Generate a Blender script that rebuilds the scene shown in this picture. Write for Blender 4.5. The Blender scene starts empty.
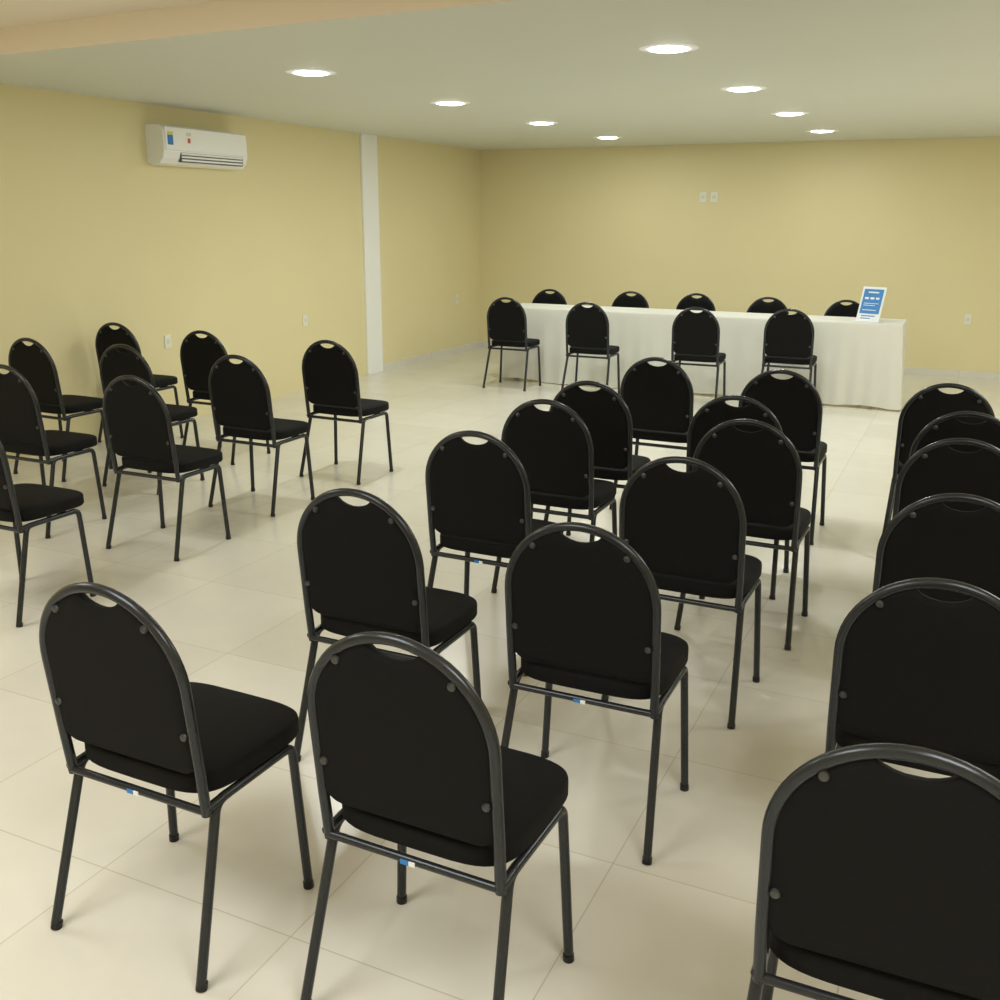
import bpy, bmesh, math, random
from mathutils import Vector, Matrix
random.seed(3)
CH=1.65
W,HT,TB,YR,YF,FW,ZC=.2165,.909,-.050,-.081,.313,.226,2.483
XW,YB,YP=-5.94,11.94,9.17
pos={'R1':(-1.6,1.46),'R2':(-.907,1.507),'R3':(-1.545,2.34),'R4':(-.846,2.317),'R5':(-1.598,3.212),'R6':(-.807,3.151),'R7':(-1.621,3.935),'R8':(-.748,3.886),'R9':(-1.63,4.496),'R10':(-.909,4.407),'R11':(-1.586,5.46),'R12':(-.872,5.297),
'S1':(0,1.49),'S2':(.01,2.28),'S3':(.03,3.06),'S4':(.02,3.88),'S5':(.03,4.46),'S6':(-.07,5.21),
'L1':(-3.68,5.28),'L2':(-3.73,4.46),'L3':(-3.68,3.63),'L4':(-3.68,2.71),'L5':(-4.75,5.34),'L6':(-4.65,4.53),'L7':(-4.55,3.61),'L8':(-5.67,5.46),'L9':(-5.42,4.50),
'T1':(-4.19,9.04),'T2':(-3.28,8.87),'T3':(-2.24,8.83),'T4':(-1.47,9.06)}
C=bpy.context.collection
def lin(c):
    return tuple(((v/255)/12.92 if v/255<=.04045 else ((v/255+.055)/1.055)**2.4) for v in c)+(1,)
def mat(name,col,rough=.5,metal=0,noise=0,nscale=20,bump=0,bscale=200,spec=.5):
    m=bpy.data.materials.new(name); m.use_nodes=True; nt=m.node_tree; b=nt.nodes['Principled BSDF']
    b.inputs['Base Color'].default_value=lin(col); b.inputs['Roughness'].default_value=rough; b.inputs['Metallic'].default_value=metal
    b.inputs['Specular IOR Level'].default_value=spec
    tc=nt.nodes.new('ShaderNodeTexCoord')
    if noise:
        n=nt.nodes.new('ShaderNodeTexNoise'); n.inputs['Scale'].default_value=nscale; n.inputs['Detail'].default_value=4
        nt.links.new(tc.outputs['Object'],n.inputs['Vector'])
        r=nt.nodes.new('ShaderNodeMix'); r.data_type='RGBA'
        r.inputs['A'].default_value=lin([v*(1-noise) for v in col]); r.inputs['B'].default_value=lin([min(255,v*(1+noise)) for v in col])
        nt.links.new(n.outputs['Fac'],r.inputs['Factor']); nt.links.new(r.outputs['Result'],b.inputs['Base Color'])
    if bump:
        n=nt.nodes.new('ShaderNodeTexNoise'); n.inputs['Scale'].default_value=bscale
        nt.links.new(tc.outputs['Object'],n.inputs['Vector'])
        bp=nt.nodes.new('ShaderNodeBump'); bp.inputs['Strength'].default_value=bump; bp.inputs['Distance'].default_value=.002
        nt.links.new(n.outputs['Fac'],bp.inputs['Height']); nt.links.new(bp.outputs['Normal'],b.inputs['Normal'])
    return m
M={}
M['wall']=mat('wall_paint',(232,221,177),.45,noise=.012,nscale=1.5,spec=.3)
M['ceil']=mat('ceiling_paint',(224,227,219),.5,noise=.008,nscale=2,spec=.3)
M['ceil2']=mat('upper_ceiling_paint',(248,236,220),.6,noise=.006,nscale=2)
M['white']=mat('white_paint',(246,247,246),.5,noise=.006,nscale=5)
M['fabric']=mat('black_fabric',(12,12,13),.8,bump=.6,bscale=700,noise=.3,nscale=160,spec=.22)
M['tube']=mat('dark_grey_tube',(56,59,63),.26,metal=.6,noise=.06,nscale=90)
M['rubber']=mat('black_plastic',(14,14,14),.5)
M['screw']=mat('screw_metal',(84,86,88),.35,metal=.8)
M['blue']=mat('sticker_blue',(50,128,205),.5)
M['plast']=mat('white_plastic',(248,249,250),.35)
M['plate']=mat('ivory_plate',(238,236,222),.4)
M['dark']=mat('louvre_grey',(96,99,100),.6)
M['cloth']=mat('white_cloth',(222,221,212),.85,bump=.2,bscale=500,noise=.012,nscale=8)
M['wood']=mat('table_wood',(150,110,70),.5,noise=.1,nscale=12)
M['red']=mat('sticker_red',(205,90,70),.5); M['yellow']=mat('sticker_yellow',(225,210,110),.5)
M['acryl']=mat('sign_white',(236,240,243),.3)
M['print']=mat('sign_blue',(60,132,202),.4)
M['greyp']=mat('pale_grey_plastic',(222,222,212),.4)
def glow(name,st_):
    m=bpy.data.materials.new(name); m.use_nodes=True; b=m.node_tree.nodes['Principled BSDF']
    b.inputs['Emission Color'].default_value=(1,1,.94,1); b.inputs['Emission Strength'].default_value=st_; return m
M['glow']=glow('lamp_glow',22); M['halo']=glow('painted_lamp_halo',.16); M['halo2']=glow('painted_inner_lamp_halo',.5)  # both halo materials: weak emission painting the glow around each lamp
m=bpy.data.materials.new('cream_porcelain_tiles'); m.use_nodes=True; nt=m.node_tree; b=nt.nodes['Principled BSDF']
tc=nt.nodes.new('ShaderNodeTexCoord'); mp=nt.nodes.new('ShaderNodeMapping'); mp.inputs['Location'].default_value=(.1,.2,0)
nt.links.new(tc.outputs['Object'],mp.inputs['Vector'])
br=nt.nodes.new('ShaderNodeTexBrick'); br.offset=0; br.squash=1
br.inputs['Scale'].default_value=1; br.inputs['Brick Width'].default_value=.6; br.inputs['Row Height'].default_value=.6
br.inputs['Mortar Size'].default_value=.0022; br.inputs['Mortar Smooth'].default_value=.3
br.inputs['Color1'].default_value=lin((233,230,219)); br.inputs['Color2'].default_value=lin((226,222,209)); br.inputs['Mortar'].default_value=lin((206,201,182))
nt.links.new(mp.outputs['Vector'],br.inputs['Vector'])
n=nt.nodes.new('ShaderNodeTexNoise'); n.inputs['Scale'].default_value=3.5; n.inputs['Detail'].default_value=8; n.inputs['Roughness'].default_value=.65
nt.links.new(tc.outputs['Object'],n.inputs['Vector'])
mx=nt.nodes.new('ShaderNodeMix'); mx.data_type='RGBA'; mx.blend_type='MULTIPLY'; mx.inputs['Factor'].default_value=.14
nt.links.new(br.outputs['Color'],mx.inputs['A']); nt.links.new(n.outputs['Fac'],mx.inputs['B']); nt.links.new(mx.outputs['Result'],b.inputs['Base Color'])
b.inputs['Roughness'].default_value=.23; b.inputs['Specular IOR Level'].default_value=.55
M['floor']=m

def link(name,bm,mats,parent=None,smooth=False,loc=None):
    bmesh.ops.recalc_face_normals(bm,faces=bm.faces)
    me=bpy.data.meshes.new(name); bm.to_mesh(me); bm.free()
    for k in (mats if isinstance(mats,(list,tuple)) else [mats]): me.materials.append(M[k])
    if smooth:
        me.polygons.foreach_set('use_smooth',[True]*len(me.polygons))
        try: me.set_sharp_from_angle(angle=math.radians(40))
        except Exception: pass
    o=bpy.data.objects.new(name,me); C.objects.link(o)
    if parent: o.parent=parent
    if loc: o.location=loc
    return o
def tag(o,label=None,cat=None,group=None,kind=None):
    for k,v in (('label',label),('category',cat),('group',group),('kind',kind)):
        if v: o[k]=v
    return o
def thing(name,loc,label,cat,group=None,rz=0):
    o=bpy.data.objects.new(name,None); C.objects.link(o); o.location=loc; o.rotation_euler=(0,0,rz); o.empty_display_size=.1
    return tag(o,label,cat,group)
def box(bm,c,s,bev=0,mi=0,seg=2):
    r=bmesh.ops.create_cube(bm,size=1); vs=r['verts']
    for v in vs: v.co=Vector((c[0]+v.co.x*s[0],c[1]+v.co.y*s[1],c[2]+v.co.z*s[2]))
    fs=set(f for v in vs for f in v.link_faces)
    if bev:
        es=list(set(e for v in vs for e in v.link_edges))
        rr=bmesh.ops.bevel(bm,geom=es,offset=bev,segments=seg,affect='EDGES',profile=.5)
        fs=set(rr['faces'])|set(f for f in fs if f.is_valid)
    for f in fs: f.material_index=mi
def tube(bm,pts,r,seg=10):
    pts=[Vector(q) for q in pts]; n=len(pts); rings=[]
    T=[(pts[min(i+1,n-1)]-pts[max(i-1,0)]).normalized() for i in range(n)]
    up=Vector((0,0,1)) if abs(T[0].z)<.9 else Vector((0,1,0))
    a=T[0].cross(up).normalized()
    for i in range(n):
        a=(a-T[i]*a.dot(T[i])).normalized(); b2=T[i].cross(a)
        rings.append([bm.verts.new(pts[i]+a*(r*math.cos(2*math.pi*k/seg))+b2*(r*math.sin(2*math.pi*k/seg))) for k in range(seg)])
    for i in range(n-1):
        for k in range(seg): bm.faces.new((rings[i][k],rings[i][(k+1)%seg],rings[i+1][(k+1)%seg],rings[i+1][k]))
    bm.faces.new(rings[0][::-1]); bm.faces.new(rings[-1])
def bend(pts,rad=.05,n=6):
    P=[Vector(q) for q in pts]; out=[P[0]]
    for i in range(1,len(P)-1):
        a=P[i]+(P[i-1]-P[i]).normalized()*rad; c=P[i]+(P[i+1]-P[i]).normalized()*rad
        for k in range(n+1):
            t=k/n; out.append(a*(1-t)**2+P[i]*2*t*(1-t)+c*t*t)
    out.append(P[-1]); return out
def lathe(bm,prof,c,seg=24,axis='z',mi=0):
    rings=[]
    for (r,h) in prof:
        ring=[]
        for k in range(seg):
            a=2*math.pi*k/seg; x,y=r*math.cos(a),r*math.sin(a)
            v=(x,y,h) if axis=='z' else ((h,x,y) if axis=='x' else (x,h,y))
            ring.append(bm.verts.new((c[0]+v[0],c[1]+v[1],c[2]+v[2])))
        rings.append(ring)
    fs=[]
    for i in range(len(rings)-1):
        for k in range(seg): fs.append(bm.faces.new((rings[i][k],rings[i][(k+1)%seg],rings[i+1][(k+1)%seg],rings[i+1][k])))
    fs.append(bm.faces.new(rings[0][::-1])); fs.append(bm.faces.new(rings[-1]))
    for f in fs: f.material_index=mi

# ---------- chair ----------
TR=.0119
def backpt(x,z,nrm=0):
    return (x, TB*(z-.42)/(HT-.42)+nrm, z)
def make_chair():
    root=thing('banquet_chair',(0,0,0),'x','chair')
    wc=W-TR; zc=HT-W
    bm=bmesh.new(); pts=[backpt(-wc+.002,.385),backpt(-wc,.5)]
    for k in range(33):
        a=math.pi-k*math.pi/32; pts.append(backpt(wc*math.cos(a),zc+wc*math.sin(a)))
    pts+=[backpt(wc,.5),backpt(wc-.002,.385)]
    tube(bm,pts,TR,12); link('back_frame',bm,'tube',root,True)
    wi=W-2*TR+.006; bm=bmesh.new(); nx=40; nz=14; zb=.482; rc=.045
    def top(x):
        t=math.sqrt(max(wi*wi-x*x,0)); z=zc+t; hx=.062
        if abs(x)<hx:
            e=zc+math.sqrt(wi*wi-hx*hx); z=e-.026*(1-(x/hx)**2)**.7
        return z
    def bot(x):
        d=abs(x)-(wi-rc)
        return zb+(rc-math.sqrt(max(rc*rc-d*d,0)) if d>0 else 0)
    G=[[],[]]
    for i in range(nx+1):
        x=wi*math.sin(math.pi/2*(2*i/nx-1)); zt=top(x); z0=bot(x); cf=[];cb=[]
        for j in range(nz+1):
            tt=.5-.5*math.cos(math.pi*j/nz); z=z0+(zt-z0)*tt
            dx=wi-abs(x); dz=min(z-z0,zt-z); dd=min(1,max(0,min(dx,dz))/.03); dome=math.sqrt(1-(1-dd)**2)
            cf.append(bm.verts.new(backpt(x,z,.004+.022*dome))); cb.append(bm.verts.new(backpt(x,z,-.002-.008*dome)))
        G[0].append(cf);G[1].append(cb)
    for i in range(nx):
        for j in range(nz):
            bm.faces.new((G[0][i][j],G[0][i+1][j],G[0][i+1][j+1],G[0][i][j+1]))
            bm.faces.new((G[1][i][j],G[1][i][j+1],G[1][i+1][j+1],G[1][i+1][j]))
        bm.faces.new((G[0][i][0],G[1][i][0],G[1][i+1][0],G[0][i+1][0])); bm.faces.new((G[0][i][nz],G[0][i+1][nz],G[1][i+1][nz],G[1][i][nz]))
    for j in range(nz):
        bm.faces.new((G[0][0][j],G[0][0][j+1],G[1][0][j+1],G[1][0][j])); bm.faces.new((G[0][nx][j],G[1][nx][j],G[1][nx][j+1],G[0][nx][j+1]))
    pad=link('backrest',bm,'fabric',root,True)
    for (x,z) in ((-.128,HT-.078),(.128,HT-.078),(-.186,.585),(.186,.585)):
        bm=bmesh.new(); q=backpt(x,z,-.0095); lathe(bm,[(.008,.003),(.0095,0),(.008,-.004),(.004,-.006)],q,12,'y'); link('screw',bm,'screw',pad,True)
    bm=bmesh.new(); ya,yb_=-.002,YF+.066; cy=(ya+yb_)/2; hd=(yb_-ya)/2; hw=W+.006
    prof=[(.93,.419),(.98,.420),(1.0,.426),(1.0,.456),(.992,.464),(.965,.469),(.75,.473),(.45,.475),(.15,.476)]
    rings=[]; ns=44
    for (s,z) in prof:
        ring=[]
        for k in range(ns):
            a=2*math.pi*k/ns; cx,sy=math.cos(a),math.sin(a); e=2/4.6
            x=math.copysign(abs(cx)**e,cx); y=math.copysign(abs(sy)**e,sy)
            inset=(1-s)*.20
            tp=1-.05*(1-(y+1)/2)
            ring.append(bm.verts.new((x*tp*(hw-inset) if s>.9 else x*tp*hw*s,cy+(y*(hd-inset) if s>.9 else y*hd*s),z)))
        rings.append(ring)
    for i in range(len(rings)-1):
        for k in range(ns): bm.faces.new((rings[i][k],rings[i][(k+1)%ns],rings[i+1][(k+1)%ns],rings[i+1][k]))
    bm.faces.new(rings[0][::-1]); bm.faces.new(rings[-1]); link('seat',bm,'fabric',root,True)
    zr=.404; xr=W-.010; yt=YR+.112; yft=YF-.012
    bm=bmesh.new()
    for s in (-1,1): tube(bm,[(s*xr,-.004,zr-.004),(s*xr,yt+.03,zr),(s*xr,yft-.03,zr)],TR*.95,10)
    tube(bm,[(-xr,.0,zr-.010),(xr,.0,zr-.010)],TR*.8,10); tube(bm,[(-xr,yft-.06,zr),(xr,yft-.06,zr)],TR*.8,10)
    link('seat_frame',bm,'tube',root,True)
    for s in (-1,1):
        for (yt_,yfoot,dr) in ((yt,YR,1),(yft,YF,-1)):
            top_=Vector((s*xr,yt_,zr)); ft=Vector((s*FW,yfoot,.012))
            bm=bmesh.new(); tube(bm,bend([(s*xr,yt_+dr*.035,zr),top_,ft],.028,7),TR*.98,10)
            lg=link('leg',bm,'tube',root,True)
            d=(top_-ft).normalized(); bm=bmesh.new(); f0=Vector((s*FW,yfoot,0)); tube(bm,[f0,f0+d*.006,f0+d*.018],.0134,10); link('foot_cap',bm,'rubber',lg,True)
    bm=bmesh.new(); box(bm,(-.009,-.010,zr-.012),(.020,.0025,.010),0,0); box(bm,(.008,-.010,zr-.012),(.014,.0025,.010),0,1)
    st=link('sticker',bm,['blue','plast'],root); st['label']='blue and white sticker under the seat'
    return root
proto=make_chair(); used=[False]
def dup(o,parent=None,skip=()):
    c=o.copy(); C.objects.link(c); c.parent=parent
    for ch in list(o.children):
        if ch.name.split('.')[0] not in skip: dup(ch,c,skip)
    return c
def chair(loc,rz,label,group,stick=False):
    o=proto if not used[0] else dup(proto,None,() if stick else ('sticker',))
    used[0]=True; o.location=(loc[0],loc[1],0); o.rotation_euler=(0,0,rz); tag(o,label,'chair',group); return o
ordw=['nearest the camera','second from the camera','third from the camera','fourth from the camera','fifth from the camera','farthest from the camera']
def col(ks,desc,grp):
    for i,k in enumerate(ks):
        w=ordw[i] if i<len(ks)-1 else ordw[5]
        chair(pos[k],random.uniform(-.02,.02),'black banquet chair %s, %s'%(w,desc),grp,k in ('R1','R2','R4','R5'))
col(['R1','R3','R5','R7','R9','R11'],'left file of the middle block','middle block of audience chairs')
col(['R2','R4','R6','R8','R10','R12'],'right file of the middle block','middle block of audience chairs')
col(['S1','S2','S3','S4','S5','S6'],'file at the right edge','right edge file of audience chairs')
gl='left block of audience chairs'
col(['L4','L3','L2','L1'],'right-hand file of the left block',gl)
col(['L7','L6','L5'],'middle file of the left block',gl)
col(['L9','L8'],'file along the yellow left wall',gl)
for k,d in zip(['T1','T2','T3','T4'],['leftmost','second from left','third from left','rightmost']):
    chair(pos[k],random.uniform(-.03,.03),'%s of the four black chairs in front of the white table'%d,'chairs in front of the white table')
# table
TH=.762; ty=9.52; TD=.56; tx0,tx1=-4.49,-.58; tcx=(tx0+tx1)/2; tcy=ty+TD/2
for x,y,d,rz in ((-4.26,10.24,'leftmost',0),(-3.37,10.36,'second from left',0),(-2.67,10.41,'third from left',0),(-1.89,10.26,'second from right',.30),(-1.14,10.26,'rightmost',.38)):
    chair((x,y),math.pi+rz,'%s of the five chairs peeking over the white table from behind'%d,'chairs behind the white table')
t=thing('table',(tcx,tcy,0),'long table hidden under the white cloth by the back wall','table')
hl=(tx1-tx0)/2
bm=bmesh.new(); box(bm,(0,0,TH-.02),(2*hl-.04,TD-.05,.03),.004); link('tabletop',bm,'wood',t)
for lx in (-3.82,-1.53):
    for sy in (-1,1):
        bm=bmesh.new(); tube(bm,[(lx-tcx,sy*(TD/2-.08),0),(lx-tcx,sy*(TD/2-.08),TH-.035)],.018); link('leg',bm,'tube',t,True)
bm=bmesh.new(); d2=TD/2; per=[]
def addline(a,b_,n):
    for i in range(n): per.append((a[0]+(b_[0]-a[0])*i/n,a[1]+(b_[1]-a[1])*i/n))
addline((-hl,d2),(-hl,-d2),40); addline((-hl,-d2),(hl,-d2),320); addline((hl,-d2),(hl,d2),40); per.append((hl,d2))
def outn(x,y):
    if abs(y+d2)<1e-6 and abs(x)<hl-1e-6: return (0,-1)
    if abs(x+hl)<1e-6: return (-1,-.6 if abs(y+d2)<.02 else 0)
    return (1,-.6 if abs(y+d2)<.02 else 0)
prow=[(0,-.016),(0.0015,-.006),(.007,.001),(.018,.003),(.06,.003)]+[(.06+.94*k/10,.003) for k in range(1,11)]
grid=[]; s=0; last=None
for (x,y) in per:
    if last: s+=math.hypot(x-last[0],y-last[1])
    last=(x,y); nx_,ny_=outn(x,y); colv=[]
    ph=s*16+1.6*math.sin(s*2.3)+.9*math.sin(s*5.1)
    wv=(.5+.5*math.sin(ph))**1.6*(.65+.35*math.sin(s*1.9+1)) + .25*math.sin(s*37+2*math.sin(s*3))
    fl=max(0,1-math.hypot(x-hl,y+d2)/.5)
    for j,(tt,ou) in enumerate(prow):
        hem=.016+.016*math.sin(s*3.3)+.010*math.sin(s*9.1)
        z=(TH+.003)-tt*(TH-.004-max(.004,hem)*(1-.7*fl)); amp=ou+max(0,tt-.02)**.9*(.036*(wv+.35)*(1-.5*fl)+.05*fl)
        colv.append(bm.verts.new((x+nx_*amp,y+ny_*amp,z)))
    grid.append(colv)
for i in range(len(grid)-1):
    for j in range(len(prow)-1): bm.faces.new((grid[i][j],grid[i+1][j],grid[i+1][j+1],grid[i][j+1]))
bm.faces.new([g[0] for g in grid])
cl=link('tablecloth',bm,'cloth',None,True,(tcx,tcy,0)); tag(cl,'long white tablecloth draped to the floor over the table','tablecloth')
# sign
sg=thing('table_sign',(-.89,9.64,TH+.004),'small white and blue sign standing on the right end of the table','sign',None,-.38)
til=.30
def sp(x,h,n): return (x,h*math.sin(til)-n,h*math.cos(til)+n*.31)
def plate(bm,x0,x1,h0,h1,n0,n1,mi=0):
    vs=[bm.verts.new(sp(x,h,n)) for n in (n0,n1) for (x,h) in ((x0,h0),(x1,h0),(x1,h1),(x0,h1))]
    for f in ((0,1,2,3),(4,5,6,7),(0,1,5,4),(1,2,6,5),(2,3,7,6),(3,0,4,7)): bm.faces.new([vs[k] for k in f]).material_index=mi
bm=bmesh.new(); plate(bm,-.110,.110,0,.320,0,.004); link('panel',bm,'acryl',sg)
bm=bmesh.new(); plate(bm,-.092,.092,.075,.298,.004,.006,0)
for (x0,x1,h0,h1) in ((-.07,.06,.050,.058),(-.07,.02,.028,.035)): plate(bm,x0,x1,h0,h1,.004,.006,0)
link('print',bm,'print',sg)
bm=bmesh.new()
for (x0,x1,h0,h1) in ((-.05,.05,.262,.274),(-.070,-.034,.205,.223),(-.018,.018,.205,.223),(.034,.066,.205,.223),(-.07,.07,.165,.170),(-.07,.04,.147,.152),(-.07,.06,.104,.110)):
    plate(bm,x0,x1,h0,h1,.006,.007)
link('lettering',bm,'acryl',sg)
bm=bmesh.new(); box(bm,(0,.06,.003),(.2,.12,.006),.001); link('base',bm,'acryl',sg)

# -------- room shell ----------
XR=3.2; YN=-2.2; ZU=ZC+.13; YL,YRr=4.14,3.70
def st(name,bm,mats): o=link(name,bm,mats); o['kind']='structure'; return o
bm=bmesh.new(); box(bm,((XW+XR)/2,(YB+YN)/2,-.05),(XR-XW+.4,YB-YN+.4,.1)); st('floor',bm,'floor')
bm=bmesh.new(); box(bm,(XW-.1,(YB+YN)/2,ZU/2),(.2,YB-YN+.4,ZU)); st('wall_left',bm,'wall')
bm=bmesh.new(); box(bm,(XR+.1,(YB+YN)/2,ZU/2),(.2,YB-YN+.4,ZU)); st('wall_right',bm,'wall')
bm=bmesh.new(); box(bm,((XW+XR)/2,YB+.1,ZU/2),(XR-XW,.2,ZU)); st('wall_back',bm,'wall')
bm=bmesh.new(); box(bm,((XW+XR)/2,YN-.1,ZU/2),(XR-XW,.2,ZU)); st('wall_front',bm,'wall')
bm=bmesh.new(); box(bm,((XW+XR)/2,(YB+4)/2,ZC+.1),(XR-XW,YB-4,.2))
for v in bm.verts:
    if v.co.y<5: v.co.y=YL if v.co.x<0 else YRr
bm.normal_update()
for f in bm.faces:
    if f.normal.y<-.5: f.material_index=1
st('ceiling',bm,['ceil','ceil2'])
bm=bmesh.new(); box(bm,((XW+XR)/2,(YN+YL)/2,ZU+.12),(XR-XW,YL-YN+.1,.1)); st('ceiling_upper',bm,'ceil2').location.z=-.07
bm=bmesh.new(); box(bm,(XW+.012,YP+.15,ZC/2),(.024,.30,ZC),.003); st('trim_1',bm,'white')
bm=bmesh.new(); box(bm,(XW+.006,(YB+YP+.30)/2,.04),(.012,YB-YP-.30,.08)); st('baseboard_left',bm,'floor')
bm=bmesh.new(); box(bm,((XW+XR)/2,YB-.006,.04),(XR-XW,.012,.08)); st('baseboard_back',bm,'floor')
# AC
y0,y1,z0,z1=6.17,7.15,2.035,2.33; Ly=y1-y0; Hh=z1-z0
ac=thing('air_conditioner',(XW,(y0+y1)/2,z0),'white split air conditioner mounted high on the yellow left wall','air conditioner')
prof=[(0,.02),(.0,Hh),(.13,Hh),(.165,Hh-.02),(.175,Hh-.06),(.175,.10),(.16,.05),(.12,.012),(.05,0)]
bm=bmesh.new(); vs0=[bm.verts.new((a,-Ly/2,b_)) for a,b_ in prof]; vs1=[bm.verts.new((a,Ly/2,b_)) for a,b_ in prof]
bm.faces.new(vs0); bm.faces.new(vs1[::-1])
for i in range(len(prof)): bm.faces.new((vs0[i],vs0[(i+1)%len(prof)],vs1[(i+1)%len(prof)],vs1[i]))
link('body',bm,'plast',ac)
bm=bmesh.new(); box(bm,(.178,0,Hh*.66),(.016,Ly-.03,Hh*.58),.006); link('front_panel',bm,'plast',ac)
bm=bmesh.new(); box(bm,(.160,.06,.064),(.03,Ly*.76,.074),.004); sl=link('air_outlet',bm,'dark',ac)
for zz in (.042,.066,.089):
    bm=bmesh.new(); box(bm,(.175,.06,zz),(.008,Ly*.74,.014),.003); link('flap',bm,'plast',sl)
xf=.1868
bm=bmesh.new(); box(bm,(xf,-Ly/2+.065,Hh*.64),(.001,.06,.08),0,0); box(bm,(xf+.0006,-Ly/2+.065,Hh*.79),(.001,.06,.025),0,1); link('energy_label',bm,['blue','yellow'],ac)
bm=bmesh.new(); box(bm,(xf,-Ly/2+.27,Hh*.64),(.001,.03,.035),0); o=link('sticker',bm,'red',ac); o['label']='small red sticker'
bm=bmesh.new(); box(bm,(xf,-Ly/2+.27,Hh*.80),(.001,.05,.025),0); link('display',bm,'greyp',ac)
def plate_wall(pt,wall,label,wd=.072,hh=.11):
    t=thing('wall_socket',pt,label,'socket')
    if wall=='l':
        bm=bmesh.new(); box(bm,(.005,0,0),(.01,wd,hh),.003); link('cover_plate',bm,'plate',t)
        bm=bmesh.new(); box(bm,(.0105,0,0),(.003,wd*.45,hh*.34),.001); link('outlet',bm,'greyp',t)
    else:
        bm=bmesh.new(); box(bm,(0,-.005,0),(wd,.01,hh),.003); link('cover_plate',bm,'plate',t)
        bm=bmesh.new(); box(bm,(0,-.0105,0),(wd*.45,.003,hh*.34),.001); link('outlet',bm,'greyp',t)
plate_wall((XW,8.09,.68),'l','small white socket low on the left wall, left of the white pilaster')
plate_wall((XW,6.22,.67),'l','small white socket low on the left wall above the far left chairs')
plate_wall((XW,11.28,.67),'l','small pale socket low on left wall between pilaster and corner')
plate_wall((-3.04,YB,1.90),'b','left of the two white plates high on the back wall',.085,.115)
plate_wall((-2.91,YB,1.90),'b','right of the two white plates high on the back wall',.085,.115)
plate_wall((-.08,YB,.63),'b','white socket low on the back wall right of the table')
# lights
def downlight(x,y,z,label,group,power=15,col_=(.96,1,.96)):
    t=thing('ceiling_downlight',(x,y,z),label,'ceiling light',group)
    bm=bmesh.new(); lathe(bm,[(.150,0),(.149,-.0015),(.118,-.003),(.118,0)],(0,0,0),40); link('halo_trim_ring',bm,'halo',t,True)  # trim widened and made to glow, imitates light bleeding around the lens
    bm=bmesh.new(); lathe(bm,[(.118,0),(.118,-.0035),(.103,-.0045),(.103,0)],(0,0,0),40); link('inner_halo_ring',bm,'halo2',t,True)  # brighter inner step of the painted lamp halo
    bm=bmesh.new(); lathe(bm,[(.102,-.001),(.101,-.006),(.085,-.010),(.05,-.013),(.005,-.014)],(0,0,0),40); link('lens',bm,'glow',t,True)
    ld=bpy.data.lights.new('lamp','AREA'); ld.shape='DISK'; ld.size=.18; ld.energy=power; ld.color=col_
    lo=bpy.data.objects.new('lamp',ld); C.objects.link(lo); lo.parent=t; lo.location=(0,0,-.017)
od=['nearest','second','third','farthest']
for k,y in enumerate((5.3,7.06,8.81,10.6)):
    pw=(10.5,13.5,13,10)[k]
    downlight(-1.57,y,ZC,'%s round ceiling light of the right-hand row'%od[k],'ceiling downlights',pw)
    downlight(-3.76,y,ZC,'%s round ceiling light of the left-hand row'%od[k],'ceiling downlights',pw)
def panel(x,y,z,power,label):  # unseen fill panel, added for softer and more even light
    t=thing('added_fill_panel',(x,y,z),label,'ceiling light','added fill panels out of view')
    bm=bmesh.new()
    for (cx,cy,sx,sy) in ((0,.61,1.24,.02),(0,-.61,1.24,.02),(.61,0,.02,1.2),(-.61,0,.02,1.2)): box(bm,(cx,cy,-.008),(sx,sy,.016))
    link('frame',bm,'white',t)
    bm=bmesh.new(); box(bm,(0,0,-.005),(1.2,1.2,.006)); link('diffuser',bm,'white',t)
    ld=bpy.data.lights.new('lamp','AREA'); ld.shape='SQUARE'; ld.size=1.16; ld.energy=power; ld.color=(1,1,.96)
    lo=bpy.data.objects.new('lamp',ld); C.objects.link(lo); lo.parent=t; lo.location=(0,0,-.014)
for (x,y,d,pw) in ((-4.4,1.6,'left',34),(-1.9,.3,'middle',40),(.8,.4,'right',43)):  # added out of view to soften shadows near the camera
    panel(x,y,ZU,pw,'added unseen fill light panel above the front rows, %s one of three'%d)
panel(1.7,4.8,ZC,47,'added unseen fill light panel on the lower ceiling right of the audience chairs')  # added out of view as side fill, evens the back wall
panel(1.9,8.6,ZC,43,'added unseen fill light panel on the lower ceiling right of the white table')
# camera / world
ps,th,ro=math.radians(25.256),math.radians(15.614),math.radians(.298)
F=Vector((-math.sin(ps)*math.cos(th),math.cos(ps)*math.cos(th),-math.sin(th)))
R0=Vector((math.cos(ps),math.sin(ps),0)); U0=R0.cross(F)
R=R0*math.cos(ro)+U0*math.sin(ro); U=U0*math.cos(ro)-R0*math.sin(ro)
cd=bpy.data.cameras.new('camera'); co=bpy.data.objects.new('camera',cd); C.objects.link(co)
co.matrix_world=Matrix(((R[0],U[0],-F[0],0),(R[1],U[1],-F[1],0),(R[2],U[2],-F[2],CH),(0,0,0,1)))
cd.lens=996*36/1000; cd.shift_y=-3.2/1000; cd.clip_start=.05
sc=bpy.context.scene; sc.camera=co
sc.view_settings.view_transform='Standard'
w_=bpy.data.worlds.new('world'); sc.world=w_; w_.use_nodes=True; w_.node_tree.nodes['Background'].inputs[0].default_value=(.05,.05,.04,1)
